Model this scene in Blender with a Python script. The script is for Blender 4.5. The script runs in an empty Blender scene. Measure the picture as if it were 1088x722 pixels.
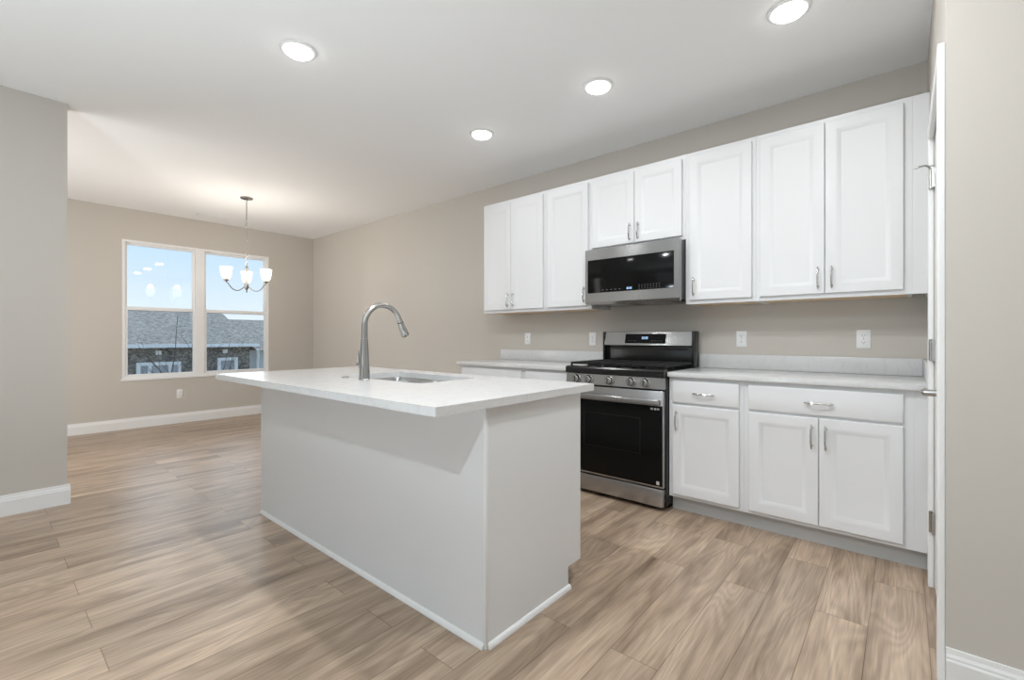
import bpy, bmesh, math, random
from mathutils import Vector, Matrix
random.seed(7)
PI = math.pi
S = bpy.context.scene
COL = S.collection

# ------------------------------------------------------------------ camera, exposure, world, lamps
cam_d = bpy.data.cameras.new('camera')
cam = bpy.data.objects.new('camera', cam_d); COL.objects.link(cam)
cam.location = (1.9475, -3.5875, 1.1406)
cam.rotation_euler = (PI / 2, 0, math.radians(40.541))
cam_d.sensor_width = 36; cam_d.sensor_fit = 'HORIZONTAL'
cam_d.lens = 487.357 * 36 / 1088
cam_d.shift_y = -2.8 / 1088
cam_d.clip_start = 0.02
S.camera = cam
S.view_settings.view_transform = 'Standard'
S.view_settings.look = 'None'
S.view_settings.exposure = 0.17
S.view_settings.gamma = 1.0
S.view_settings.use_curve_mapping = False

SKY = 1.0            # strength of the sky
W_DOWN = 2.9         # watts of a kitchen downlight
W_KITCH = 18.0        # watts of the unseen lamps added above the frame to brighten the cabinets
W_UP = 94.0           # watts of an added upward lamp behind the camera that brightens the ceiling
W_BACK = 0.5         # watts of an added fill lamp in the room behind the camera
W_FLASH = 30.0        # watts of the downlight right behind the camera
W_DINE = 42.0         # watts of an added, unseen lamp that brightens the dining area
W_EAST = 7.0         # watts of an added, unseen lamp in the room on the right
W_SUN = 2.5           # strength of an added soft sun that boosts the sky light
W_BULB = 6.0          # watts of a chandelier bulb
W_FILL = 1.0          # watts of an added lamp at the opening behind the camera
C_DOWN = (0.95, 0.975, 1.0)
C_BULB = (1.0, 0.92, 0.82)
C_FILL = (0.80, 0.91, 1.0)

world = bpy.data.worlds.new('sky'); S.world = world; world.use_nodes = True
nt = world.node_tree; nt.nodes.clear()
wo = nt.nodes.new('ShaderNodeOutputWorld'); bg = nt.nodes.new('ShaderNodeBackground')
tc = nt.nodes.new('ShaderNodeTexCoord'); sx = nt.nodes.new('ShaderNodeSeparateXYZ'); rp = nt.nodes.new('ShaderNodeValToRGB')
nt.links.new(tc.outputs['Generated'], sx.inputs[0]); nt.links.new(sx.outputs['Z'], rp.inputs[0])
nt.links.new(rp.outputs[0], bg.inputs[0]); nt.links.new(bg.outputs[0], wo.inputs[0])
e = rp.color_ramp.elements
e[0].position = 0.0; e[0].color = (0.93, 0.96, 1.0, 1)
e[1].position = 0.5; e[1].color = (0.42, 0.66, 1.0, 1)
x = e.new(0.04); x.color = (0.80, 0.91, 1.0, 1)
x = e.new(0.16); x.color = (0.58, 0.79, 1.0, 1)
bg.inputs[1].default_value = SKY

HC = 2.745            # ceiling height
def area_disk(loc, watts, color, dia=0.13):
    l = bpy.data.lights.new('downlight_or_fill', 'AREA'); l.shape = 'DISK'; l.size = dia
    l.energy = watts; l.color = color
    o = bpy.data.objects.new('downlight_or_fill', l); COL.objects.link(o); o.location = loc
    return o
# the four downlights in view, one placed from the island's shadow, and added unseen fill
SEEN = [(-0.625, -2.416), (-0.584, -0.995), (0.462, -1.005), (1.516, -0.995)]
for (lx, ly), k in zip(SEEN, (1.2, 1.0, 0.9, 0.6)): area_disk((lx, ly, HC - 0.027), W_DOWN * k, C_DOWN)
for (lx, ly, k) in [(0.462, -2.416, 1.0), (1.516, -2.1, 0.8)]: area_disk((lx, ly, HC - 0.027), W_KITCH * k, C_DOWN)  # unseen ceiling lamps added to brighten the cabinets
area_disk((1.91, -4.37, HC - 0.027), W_FLASH, (0.84, 0.94, 1.0))
for (lx, ly) in [(-0.6, -4.9), (1.9, -6.6), (-0.9, -6.9), (4.2, -4.4), (4.2, -6.6)]:
    area_disk((lx, ly, HC - 0.027), W_BACK, C_DOWN)  # unseen lamps added as fill from behind
up = area_disk((0.7, -5.1, 0.40), W_UP, (0.80, 0.92, 1.0), 0.6); up.rotation_euler = (PI, 0, 0); up.name = 'ceiling_fill_lamp'  # upward disk added only to lighten the ceiling
def area_fill(loc, rot, sx_, sy_, w, c=C_FILL):
    l = bpy.data.lights.new('fill_lamp', 'AREA'); l.shape = 'RECTANGLE'; l.size = sx_; l.size_y = sy_
    l.energy = w; l.color = c
    o = bpy.data.objects.new('fill_lamp', l); COL.objects.link(o); o.location = loc; o.rotation_euler = rot
area_fill((0.6, -8.38, 1.35), (PI / 2, 0, 0), 2.6, 1.9, W_FILL)      # added fill at the opening behind the camera
area_fill((-3.5, -4.58, 1.15), (PI / 2, 0, 0), 1.8, 2.0, W_DINE, (0.97, 0.99, 1.0))     # added fill for the dining area; this wall has no door
area_fill((5.58, -4.5, 1.4), (0, PI / 2, 0), 1.9, 3.0, W_EAST)       # added fill from the right; this wall has no window

# very soft sun in the west, added as sky glow to brighten the dining floor
sl = bpy.data.lights.new('sky_fill_sun', 'SUN'); sl.energy = W_SUN; sl.angle = math.radians(110); sl.color = (1.0, 0.98, 0.96)
so = bpy.data.objects.new('sky_fill_sun', sl); COL.objects.link(so); so.location = (-30, 5, 25)
so.rotation_euler = Vector((0.78, -0.12, -0.60)).to_track_quat('-Z', 'Y').to_euler()

# ------------------------------------------------------------------ materials
def newmat(name):
    m = bpy.data.materials.new(name); m.use_nodes = True
    return m, m.node_tree, m.node_tree.nodes['Principled BSDF']
def mat(name, color, rough=0.5, metal=0.0, spec=None, coat=0.0, bump=0.0, bscale=200, var=0.0, vscale=6, aniso=None):
    m, t, p = newmat(name)
    p.inputs['Base Color'].default_value = (*color, 1); p.inputs['Roughness'].default_value = rough
    p.inputs['Metallic'].default_value = metal
    if spec is not None: p.inputs['Specular IOR Level'].default_value = spec
    if coat: p.inputs['Coat Weight'].default_value = coat
    g = t.nodes.new('ShaderNodeNewGeometry')
    n = t.nodes.new('ShaderNodeTexNoise'); n.inputs['Scale'].default_value = vscale; n.inputs['Detail'].default_value = 4
    if aniso:
        mp = t.nodes.new('ShaderNodeMapping'); mp.inputs['Scale'].default_value = aniso
        t.links.new(g.outputs['Position'], mp.inputs[0]); t.links.new(mp.outputs[0], n.inputs['Vector'])
    else: t.links.new(g.outputs['Position'], n.inputs['Vector'])
    if var:
        mx = t.nodes.new('ShaderNodeMix'); mx.data_type = 'RGBA'
        mx.inputs[6].default_value = tuple(c * (1 - var) for c in color) + (1,)
        mx.inputs[7].default_value = tuple(min(1, c * (1 + var)) for c in color) + (1,)
        t.links.new(n.outputs['Fac'], mx.inputs[0]); t.links.new(mx.outputs[2], p.inputs['Base Color'])
    if bump:
        n2 = t.nodes.new('ShaderNodeTexNoise'); n2.inputs['Scale'].default_value = bscale
        t.links.new(g.outputs['Position'], n2.inputs['Vector'])
        b = t.nodes.new('ShaderNodeBump'); b.inputs['Strength'].default_value = bump; b.inputs['Distance'].default_value = 0.002
        t.links.new(n2.outputs['Fac'], b.inputs['Height']); t.links.new(b.outputs[0], p.inputs['Normal'])
    return m
def emit(name, color, strength):
    m = bpy.data.materials.new(name); m.use_nodes = True; t = m.node_tree; t.nodes.clear()
    o = t.nodes.new('ShaderNodeOutputMaterial'); s = t.nodes.new('ShaderNodeEmission')
    s.inputs[0].default_value = (*color, 1); s.inputs[1].default_value = strength
    t.links.new(s.outputs[0], o.inputs[0]); return m

M = {}
M['wall'] = mat('greige_paint', (0.57, 0.533, 0.483), 0.75, bump=0.06, bscale=260, var=0.012, vscale=1.5)
M['ceiling'] = mat('ceiling_paint', (0.91, 0.91, 0.91), 0.85, bump=0.08, bscale=180)
M['trim'] = mat('white_trim_paint', (0.82, 0.82, 0.81), 0.35, var=0.01)
M['cab'] = mat('white_cabinet_paint', (0.765, 0.768, 0.772), 0.38, var=0.008)
M['maple'] = mat('maple_plywood', (0.74, 0.56, 0.36), 0.5, var=0.12, vscale=3, aniso=(3, 30, 3))
M['toe'] = mat('grey_toe_kick_paint', (0.56, 0.56, 0.55), 0.5, var=0.02)
M['vinyl'] = mat('white_vinyl', (0.84, 0.84, 0.84), 0.35, var=0.01)
M['plastic'] = mat('white_plastic', (0.84, 0.84, 0.83), 0.3, var=0.01)
M['slot'] = mat('dark_slot', (0.05, 0.05, 0.05), 0.6, var=0.05)
M['nickel'] = mat('brushed_nickel', (0.44, 0.43, 0.415), 0.26, 1.0, var=0.04, vscale=40)
M['chrome'] = mat('polished_chrome', (0.66, 0.66, 0.66), 0.14, 1.0, var=0.02, vscale=40)
M['steel'] = mat('brushed_stainless_steel', (0.455, 0.455, 0.455), 0.25, 1.0, var=0.06, vscale=5, aniso=(1, 1, 80))
def brushed(m, axis):
    t = m.node_tree; p = t.nodes['Principled BSDF']; g = t.nodes.new('ShaderNodeCombineXYZ')
    for i in range(3): g.inputs[i].default_value = axis[i]
    t.links.new(g.outputs[0], p.inputs['Tangent']); p.inputs['Anisotropic'].default_value = 0.9
brushed(M['steel'], (0.02, 0.02, 1.0))
M['sink'] = mat('satin_sink_steel', (0.55, 0.55, 0.54), 0.25, 1.0, var=0.04, vscale=20)
M['black'] = mat('black_enamel', (0.012, 0.012, 0.012), 0.22, var=0.1)
M['iron'] = mat('cast_iron', (0.012, 0.012, 0.0125), 0.5, spec=0.3, var=0.2, vscale=90, bump=0.1)
M['glassblk'] = mat('black_oven_glass', (0.006, 0.006, 0.006), 0.10, spec=0.14, var=0.1)
M['cavity'] = mat('dark_oven_cavity', (0.014, 0.0135, 0.013), 0.3, spec=0.2, var=0.1)
M['darkgrey'] = mat('dark_grey_housing', (0.06, 0.06, 0.062), 0.35, var=0.05)
M['mark'] = mat('pale_print', (0.55, 0.55, 0.55), 0.5, var=0.02)
M['faintmark'] = mat('grey_print', (0.16, 0.16, 0.16), 0.5, var=0.02)
M['rubber'] = mat('white_rubber', (0.7, 0.7, 0.68), 0.6, var=0.02)
M['led'] = emit('lit_lens', (1.0, 0.98, 0.95), 14.0)
M['clock'] = emit('blue_clock_light', (0.45, 0.68, 1.0), 1.6)
M['clockglow'] = emit('display_backlight', (0.02, 0.05, 0.12), 0.6)
M['bulb'] = emit('lit_bulb', (1.0, 0.9, 0.75), 6.0)

def quartz():
    m, t, p = newmat('white_quartz')
    p.inputs['Roughness'].default_value = 0.16
    g = t.nodes.new('ShaderNodeNewGeometry')
    v = t.nodes.new('ShaderNodeTexNoise'); v.inputs['Scale'].default_value = 260; v.inputs['Detail'].default_value = 2
    w = t.nodes.new('ShaderNodeTexNoise'); w.inputs['Scale'].default_value = 9; w.inputs['Detail'].default_value = 8; w.inputs['Distortion'].default_value = 1.2
    for n in (v, w): t.links.new(g.outputs['Position'], n.inputs['Vector'])
    r1 = t.nodes.new('ShaderNodeValToRGB'); r1.color_ramp.elements[0].position = 0.30; r1.color_ramp.elements[0].color = (0.655, 0.655, 0.65, 1)
    r1.color_ramp.elements[1].position = 0.45; r1.color_ramp.elements[1].color = (0.69, 0.69, 0.69, 1)
    r2 = t.nodes.new('ShaderNodeValToRGB'); r2.color_ramp.elements[0].position = 0.46; r2.color_ramp.elements[0].color = (1, 1, 1, 1)
    r2.color_ramp.elements[1].position = 0.5; r2.color_ramp.elements[1].color = (0.945, 0.94, 0.932, 1)
    x = r2.color_ramp.elements.new(0.54); x.color = (1, 1, 1, 1)
    t.links.new(v.outputs['Fac'], r1.inputs[0]); t.links.new(w.outputs['Fac'], r2.inputs[0])
    mx = t.nodes.new('ShaderNodeMix'); mx.data_type = 'RGBA'; mx.blend_type = 'MULTIPLY'; mx.inputs[0].default_value = 1
    t.links.new(r1.outputs[0], mx.inputs[6]); t.links.new(r2.outputs[0], mx.inputs[7]); t.links.new(mx.outputs[2], p.inputs['Base Color'])
    return m
M['quartz'] = quartz()

def floor_mat():
    m, t, p = newmat('oak_plank_floor')
    N = t.nodes.new; L = t.links.new
    g = N('ShaderNodeNewGeometry'); s = N('ShaderNodeSeparateXYZ'); L(g.outputs['Position'], s.inputs[0])
    c = N('ShaderNodeCombineXYZ'); L(s.outputs['Y'], c.inputs['X']); L(s.outputs['X'], c.inputs['Y'])
    ad = N('ShaderNodeVectorMath'); ad.operation = 'ADD'; ad.inputs[1].default_value = (20.37, 20.055, 0); L(c.outputs[0], ad.inputs[0])
    def brick(c1, c2, mort, ms):
        b = N('ShaderNodeTexBrick'); b.offset = 0.37; b.offset_frequency = 2; b.squash = 1
        b.inputs['Scale'].default_value = 1; b.inputs['Brick Width'].default_value = 1.22; b.inputs['Row Height'].default_value = 0.178
        b.inputs['Mortar Size'].default_value = ms; b.inputs['Mortar Smooth'].default_value = 0.3
        b.inputs['Color1'].default_value = c1; b.inputs['Color2'].default_value = c2; b.inputs['Mortar'].default_value = mort
        L(ad.outputs[0], b.inputs['Vector']); return b
    rnd = brick((0, 0, 0, 1), (1, 1, 1, 1), (0.5, 0.5, 0.5, 1), 0.0)
    seam = brick((1, 1, 1, 1), (1, 1, 1, 1), (0.50, 0.46, 0.43, 1), 0.0016)
    rv = N('ShaderNodeMath'); rv.operation = 'MULTIPLY'; rv.inputs[1].default_value = 37.0; L(rnd.outputs['Color'], rv.inputs[0])
    def noise(scale, sc, detail, dist):
        mp = N('ShaderNodeMapping'); mp.inputs['Scale'].default_value = sc; L(g.outputs['Position'], mp.inputs[0])
        n = N('ShaderNodeTexNoise'); n.noise_dimensions = '4D'; n.inputs['Scale'].default_value = scale; n.inputs['Detail'].default_value = detail
        n.inputs['Distortion'].default_value = dist; L(mp.outputs[0], n.inputs['Vector']); L(rv.outputs[0], n.inputs['W']); return n
    big = noise(1.0, (9, 1.3, 1), 4, 0.8)
    fine = noise(1.0, (130, 5.0, 1), 5, 0.3)
    # cathedral rings: a slow field quantised into fine bands
    fld = noise(1.0, (5.0, 0.75, 1), 2.0, 0.5)
    mul = N('ShaderNodeMath'); mul.operation = 'MULTIPLY'; mul.inputs[1].default_value = 130; L(fld.outputs['Fac'], mul.inputs[0])
    sn = N('ShaderNodeMath'); sn.operation = 'SINE'; L(mul.outputs[0], sn.inputs[0])
    r = N('ShaderNodeValToRGB'); el = r.color_ramp.elements
    el[0].position = 0.30; el[0].color = (0.225, 0.157, 0.105, 1)
    el[1].position = 0.72; el[1].color = (0.52, 0.397, 0.292, 1)
    x = el.new(0.5); x.color = (0.402, 0.297, 0.213, 1)
    L(big.outputs['Fac'], r.inputs[0])
    def mixmul(a, fac_node, lo, hi, frm=(0, 1)):
        mr = N('ShaderNodeMapRange'); mr.inputs['From Min'].default_value = frm[0]; mr.inputs['From Max'].default_value = frm[1]
        mr.inputs['To Min'].default_value = lo; mr.inputs['To Max'].default_value = hi
        L(fac_node, mr.inputs['Value'])
        mx = N('ShaderNodeMix'); mx.data_type = 'RGBA'; mx.blend_type = 'MULTIPLY'; mx.inputs[0].default_value = 1
        L(a, mx.inputs[6]); L(mr.outputs[0], mx.inputs[7]); return mx.outputs[2]
    a = mixmul(r.outputs[0], fine.outputs['Fac'], 0.80, 1.18, (0.3, 0.7))
    a = mixmul(a, sn.outputs[0], 0.90, 1.07, (-1, 1))
    a = mixmul(a, rnd.outputs['Color'], 0.90, 1.10)
    mx = N('ShaderNodeMix'); mx.data_type = 'RGBA'; mx.blend_type = 'MULTIPLY'; mx.inputs[0].default_value = 1
    L(a, mx.inputs[6]); L(seam.outputs['Color'], mx.inputs[7]); L(mx.outputs[2], p.inputs['Base Color'])
    p.inputs['Roughness'].default_value = 0.34
    b = N('ShaderNodeBump'); b.inputs['Strength'].default_value = 0.12; b.inputs['Distance'].default_value = 0.002
    L(fine.outputs['Fac'], b.inputs['Height']); L(b.outputs[0], p.inputs['Normal'])
    return m
M['floor'] = floor_mat()

def pane_mat():
    m = bpy.data.materials.new('window_glass'); m.use_nodes = True; t = m.node_tree; t.nodes.clear()
    o = t.nodes.new('ShaderNodeOutputMaterial'); mx = t.nodes.new('ShaderNodeMixShader'); fr = t.nodes.new('ShaderNodeFresnel'); fr.inputs[0].default_value = 1.5
    tr = t.nodes.new('ShaderNodeBsdfTransparent'); gl = t.nodes.new('ShaderNodeBsdfGlossy'); gl.inputs['Roughness'].default_value = 0.02
    tr.inputs[0].default_value = (0.97, 0.98, 0.98, 1)
    t.links.new(fr.outputs[0], mx.inputs[0]); t.links.new(tr.outputs[0], mx.inputs[1]); t.links.new(gl.outputs[0], mx.inputs[2]); t.links.new(mx.outputs[0], o.inputs[0])
    return m
M['pane'] = pane_mat()

def shade_mat():
    m = bpy.data.materials.new('frosted_shade_glass'); m.use_nodes = True; t = m.node_tree; t.nodes.clear()
    o = t.nodes.new('ShaderNodeOutputMaterial'); a = t.nodes.new('ShaderNodeAddShader')
    e_ = t.nodes.new('ShaderNodeEmission'); e_.inputs[0].default_value = (1.0, 0.93, 0.80, 1); e_.inputs[1].default_value = 0.75
    mx = t.nodes.new('ShaderNodeMixShader'); d = t.nodes.new('ShaderNodeBsdfDiffuse'); tl = t.nodes.new('ShaderNodeBsdfTranslucent')
    mx.inputs[0].default_value = 0.5
    t.links.new(d.outputs[0], mx.inputs[1]); t.links.new(tl.outputs[0], mx.inputs[2])
    t.links.new(mx.outputs[0], a.inputs[0]); t.links.new(e_.outputs[0], a.inputs[1]); t.links.new(a.outputs[0], o.inputs[0])
    return m
M['shade'] = shade_mat()

def shingle_mat(name, c0, c1, sc):
    m, t, p = newmat(name); p.inputs['Roughness'].default_value = 0.9
    g = t.nodes.new('ShaderNodeNewGeometry'); mp = t.nodes.new('ShaderNodeMapping'); mp.inputs['Scale'].default_value = sc
    v = t.nodes.new('ShaderNodeTexVoronoi'); v.inputs['Scale'].default_value = 1
    n = t.nodes.new('ShaderNodeTexNoise'); n.inputs['Scale'].default_value = 22; n.inputs['Detail'].default_value = 6
    r = t.nodes.new('ShaderNodeValToRGB'); r.color_ramp.elements[0].color = (*c0, 1); r.color_ramp.elements[1].color = (*c1, 1)
    r.color_ramp.elements[0].position = 0.2; r.color_ramp.elements[1].position = 0.8
    s = t.nodes.new('ShaderNodeSeparateColor'); ad = t.nodes.new('ShaderNodeMath'); ad.operation = 'MULTIPLY_ADD'; ad.inputs[1].default_value = 0.5
    hf = t.nodes.new('ShaderNodeMath'); hf.operation = 'MULTIPLY'; hf.inputs[1].default_value = 0.5
    t.links.new(g.outputs['Position'], mp.inputs[0]); t.links.new(mp.outputs[0], v.inputs['Vector']); t.links.new(g.outputs['Position'], n.inputs['Vector'])
    t.links.new(v.outputs['Color'], s.inputs[0]); t.links.new(n.outputs['Fac'], hf.inputs[0])
    t.links.new(s.outputs[0], ad.inputs[0]); t.links.new(hf.outputs[0], ad.inputs[2]); t.links.new(ad.outputs[0], r.inputs[0]); t.links.new(r.outputs[0], p.inputs['Base Color'])
    return m
M['shingle'] = shingle_mat('grey_roof_shingles', (0.15, 0.138, 0.118), (0.46, 0.42, 0.36), (16, 11, 30))
M['stone'] = shingle_mat('dark_stone_veneer', (0.05, 0.048, 0.045), (0.32, 0.305, 0.28), (12, 13, 20))
M['siding'] = mat('pale_siding', (0.55, 0.58, 0.60), 0.7, var=0.05, vscale=2)
M['outtrim'] = mat('white_outdoor_trim', (0.80, 0.82, 0.84), 0.6, var=0.02)
M['outglass'] = mat('grey_window_glass', (0.33, 0.36, 0.40), 0.1, var=0.1, vscale=2)
M['grass'] = mat('winter_lawn', (0.16, 0.17, 0.10), 0.95, var=0.3, vscale=3)
M['bark'] = mat('grey_bark', (0.075, 0.07, 0.068), 0.9, var=0.2, vscale=20)

# ------------------------------------------------------------------ mesh helpers
class MB:
    def __init__(self): self.bm = bmesh.new()
    def box(self, x0, x1, y0, y1, z0, z1, bev=0.0, seg=2):
        if x0 > x1: x0, x1 = x1, x0
        if y0 > y1: y0, y1 = y1, y0
        if z0 > z1: z0, z1 = z1, z0
        t = bmesh.new()
        bmesh.ops.create_cube(t, size=1, matrix=Matrix.Translation(((x0 + x1) / 2, (y0 + y1) / 2, (z0 + z1) / 2)) @ Matrix.Diagonal((x1 - x0, y1 - y0, z1 - z0, 1)))
        if bev: bmesh.ops.bevel(t, geom=list(t.edges), offset=bev, segments=seg, profile=0.5, affect='EDGES')
        self.add(t); return self
    def add(self, t):
        me = bpy.data.meshes.new('tmp'); t.to_mesh(me); t.free(); self.bm.from_mesh(me); bpy.data.meshes.remove(me)
    def loops(self, rings, cap0=False, cap1=False, closed=True):
        """rings of equal length joined into a skin"""
        vs = [[self.bm.verts.new(p) for p in r] for r in rings]
        n = len(vs[0])
        for a, b in zip(vs[:-1], vs[1:]):
            for i in range(n if closed else n - 1):
                j = (i + 1) % n
                self.bm.faces.new((a[i], a[j], b[j], b[i]))
        if cap0: self.bm.faces.new(list(reversed(vs[0])))
        if cap1: self.bm.faces.new(vs[-1])
        return self
    def tube(self, pts, radii, seg=10, caps=True):
        pts = [Vector(p) for p in pts]
        if not isinstance(radii, (list, tuple)): radii = [radii] * len(pts)
        rings = []; nrm = None
        for i, p in enumerate(pts):
            d = (pts[min(i + 1, len(pts) - 1)] - pts[max(i - 1, 0)]).normalized()
            if nrm is None:
                nrm = d.orthogonal().normalized()
            nrm = (nrm - d * nrm.dot(d)).normalized(); b = d.cross(nrm)
            rings.append([p + (nrm * math.cos(2 * PI * k / seg) + b * math.sin(2 * PI * k / seg)) * radii[i] for k in range(seg)])
        return self.loops(rings, caps, caps)
    def lathe(self, prof, c=(0, 0, 0), seg=24, axis='Z', caps=True):
        rings = []
        for r, h in prof:
            ring = []
            for k in range(seg):
                a = 2 * PI * k / seg; u, v = r * math.cos(a), r * math.sin(a)
                p = {'Z': (u, v, h), 'Y': (u, h, -v), 'X': (h, u, v)}[axis]
                ring.append((c[0] + p[0], c[1] + p[1], c[2] + p[2]))
            rings.append(ring)
        return self.loops(rings, caps, caps)
    def extrude_poly(self, poly, vec):
        a = [Vector(p) for p in poly]; b = [p + Vector(vec) for p in a]
        return self.loops([a, b], True, True)
    def build(self, name, m, parent=None, loc=None, smooth=True):
        bmesh.ops.recalc_face_normals(self.bm, faces=list(self.bm.faces))
        me = bpy.data.meshes.new(name); self.bm.to_mesh(me); self.bm.free()
        me.materials.append(m)
        if smooth and len(me.polygons):
            me.polygons.foreach_set('use_smooth', [True] * len(me.polygons)); me.set_sharp_from_angle(angle=math.radians(32))
        o = bpy.data.objects.new(name, me); COL.objects.link(o)
        if parent is not None: o.parent = parent
        if loc is not None: o.location = loc
        return o

def tag(o, label, cat, group=None):
    o['label'] = label; o['category'] = cat
    if group: o['group'] = group
    return o
def thing(name, loc, label, cat, group=None, rz=0):
    o = bpy.data.objects.new(name, None); COL.objects.link(o); o.location = loc; o.rotation_euler = (0, 0, rz)
    o.empty_display_size = 0.1
    return tag(o, label, cat, group)
def struct(o): o['kind'] = 'structure'; return o
def dup(root, loc, label, group=None, rz=None):
    r = root.copy(); COL.objects.link(r); r.location = loc; r['label'] = label
    if rz is not None: r.rotation_euler = (0, 0, rz)
    if group: r['group'] = group
    for ch in list(root.children):
        c = ch.copy(); COL.objects.link(c); c.parent = r
        for g in list(ch.children):
            d = g.copy(); COL.objects.link(d); d.parent = c
    return r

# ------------------------------------------------------------------ room shell
XW, XE = -5.4, 2.05
YS = -8.4; XFAR = 5.6; YSTUB = -1.53
f = MB(); f.box(XW - 0.15, XFAR + 0.15, YS - 0.15, 0.15, -0.1, 0); struct(f.build('floor', M['floor'], smooth=False))
f = MB(); f.box(XW - 0.15, XFAR + 0.15, YS - 0.15, 0.15, HC, HC + 0.1); struct(f.build('ceiling', M['ceiling'], smooth=False))
f = MB(); f.box(XW - 0.15, XE + 0.12, 0, 0.15, 0, HC); struct(f.build('wall_north', M['wall'], smooth=False))
# window wall
WY0, WY1, WZ0, WZ1 = -2.414, -0.691, 0.61, 2.36
f = MB()
f.box(XW - 0.15, XW, -4.6, WY0, 0, HC).box(XW - 0.15, XW, WY1, 0, 0, HC)
f.box(XW - 0.15, XW, WY0, WY1, 0, WZ0).box(XW - 0.15, XW, WY0, WY1, WZ1, HC)
struct(f.build('wall_west', M['wall'], smooth=False))
f = MB(); f.box(XW - 0.15, -2.55, -4.75, -4.6, 0, HC); struct(f.build('wall_dining_south', M['wall'], smooth=False))
XSW = -2.425
f = MB(); f.box(XSW - 0.125, XSW, YS, -3.178, 0, HC); struct(f.build('wall_southwest', M['wall'], smooth=False))
# pantry wall with a door opening, and the wall that turns off to the right
DY0, DY1, DZ = -1.472, -0.758, 2.045
f = MB()
f.box(XE, XE + 0.12, DY1, 0, 0, HC).box(XE, XE + 0.12, YSTUB, DY0, 0, HC).box(XE, XE + 0.12, DY0, DY1, DZ, HC)
struct(f.build('wall_east', M['wall'], smooth=False))
f = MB(); f.box(XE + 0.12, XFAR, YSTUB, YSTUB + 0.12, 0, HC); struct(f.build('wall_southeast', M['wall'], smooth=False))
f = MB(); f.box(XFAR, XFAR + 0.15, YS, YSTUB, 0, HC); struct(f.build('wall_far_east', M['wall'], smooth=False))
f = MB()
f.box(XSW, -0.75, YS - 0.15, YS, 0, HC).box(1.95, XFAR, YS - 0.15, YS, 0, HC).box(-0.75, 1.95, YS - 0.15, YS, 0, 0.4).box(-0.75, 1.95, YS - 0.15, YS, 2.3, HC)
struct(f.build('wall_south', M['wall'], smooth=False))

# baseboards: an ogee profile (depth, height) run along a wall
PROF = [(0, 0), (0.015, 0), (0.015, 0.095), (0.012, 0.102), (0.012, 0.108), (0.008, 0.118), (0.006, 0.133), (0, 0.133)]
def baseboard(name, runs):
    f = MB()
    for (x0, y0, x1, y1, nx, ny) in runs:
        a = [(x0 + nx * d, y0 + ny * d, h) for d, h in PROF]
        f.extrude_poly(a, (x1 - x0, y1 - y0, 0))
    return struct(f.build(name, M['trim'], smooth=False))
baseboard('baseboard_west', [(XW, -4.6, XW, 0, 1, 0)])
baseboard('baseboard_north', [(XW, 0, -1.23, 0, 0, -1)])
baseboard('baseboard_southwest', [(XSW, YS, XSW, -3.163, 1, 0), (XSW, -3.178, XSW - 0.125, -3.178, 0, 1)])
baseboard('baseboard_southeast', [(XE, YSTUB, XFAR, YSTUB, 0, -1)])

# door casing around the pantry door
def casing(f, x, y0, y1, z0, z1): f.box(x - 0.02, x, y0, y1, z0, z1, 0.004)
f = MB(); casing(f, XE, DY1, DY1 + 0.062, 0, DZ + 0.062); casing(f, XE, DY0 - 0.057, DY0, 0, DZ + 0.062); casing(f, XE, DY0, DY1, DZ, DZ + 0.062)
struct(f.build('trim_1', M['trim'], smooth=False))

# pantry door with two recessed panels
d0 = MB(); xd = XE + 0.003
y0, y1 = DY0 + 0.004, DY1 - 0.004
st = 0.115
d0.box(xd, xd + 0.035, y0, y0 + st, 0.012, DZ - 0.004).box(xd, xd + 0.035, y1 - st, y1, 0.012, DZ - 0.004)
d0.box(xd, xd + 0.035, y0 + st, y1 - st, 0.012, 0.25).box(xd, xd + 0.035, y0 + st, y1 - st, 0.88, 1.06).box(xd, xd + 0.035, y0 + st, y1 - st, DZ - 0.12, DZ - 0.004)
d0.box(xd + 0.009, xd + 0.026, y0 + st, y1 - st, 0.25, 0.88).box(xd + 0.009, xd + 0.026, y0 + st, y1 - st, 1.06, DZ - 0.12)
door = struct(d0.build('door_1', M['trim'], smooth=False))
for hz in (1.86, 1.08, 0.30):
    h = MB()
    h.lathe([(0.0075, hz - 0.046), (0.0075, hz + 0.046)], (XE - 0.011, DY1 - 0.002, 0), 12)
    h.lathe([(0.004, hz + 0.046), (0.007, hz + 0.049), (0.004, hz + 0.053)], (XE - 0.011, DY1 - 0.002, 0), 12)
    h.box(XE - 0.0085, XE + 0.0025, DY1 - 0.036, DY1 - 0.002, hz - 0.045, hz + 0.045)
    h.build('hinge', M['nickel'], door)
h = MB(); hz = 1.915
h.tube([(XE - 0.011, DY1 - 0.002, hz), (XE - 0.03, DY1 - 0.03, hz + 0.004), (XE - 0.062, DY1 - 0.045, hz - 0.002)], 0.0045, 8)
h.lathe([(0.009, hz - 0.006), (0.009, hz + 0.006)], (XE - 0.011, DY1 - 0.002, 0), 12)
ds = h.build('door_stop', M['nickel'], door)
MB().lathe([(0.007, -0.012), (0.008, 0.004)], (XE - 0.062, DY1 - 0.047, hz - 0.002), 10, 'Y').build('bumper', M['rubber'], ds)
h = MB(); ly = DY0 + 0.068; lz = 0.945
h.lathe([(0.032, XE + 0.003), (0.032, XE - 0.004), (0.026, XE - 0.009), (0.012, XE - 0.010), (0.011, XE - 0.052), (0.004, XE - 0.056)], (0, ly, lz), 20, 'X')
h.tube([(XE - 0.048, ly - 0.008, lz), (XE - 0.05, ly + 0.04, lz), (XE - 0.045, ly + 0.075, lz - 0.002), (XE - 0.042, ly + 0.115, lz)], [0.010, 0.010, 0.009, 0.008], 10)
h.build('lever_handle', M['nickel'], door)

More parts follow.
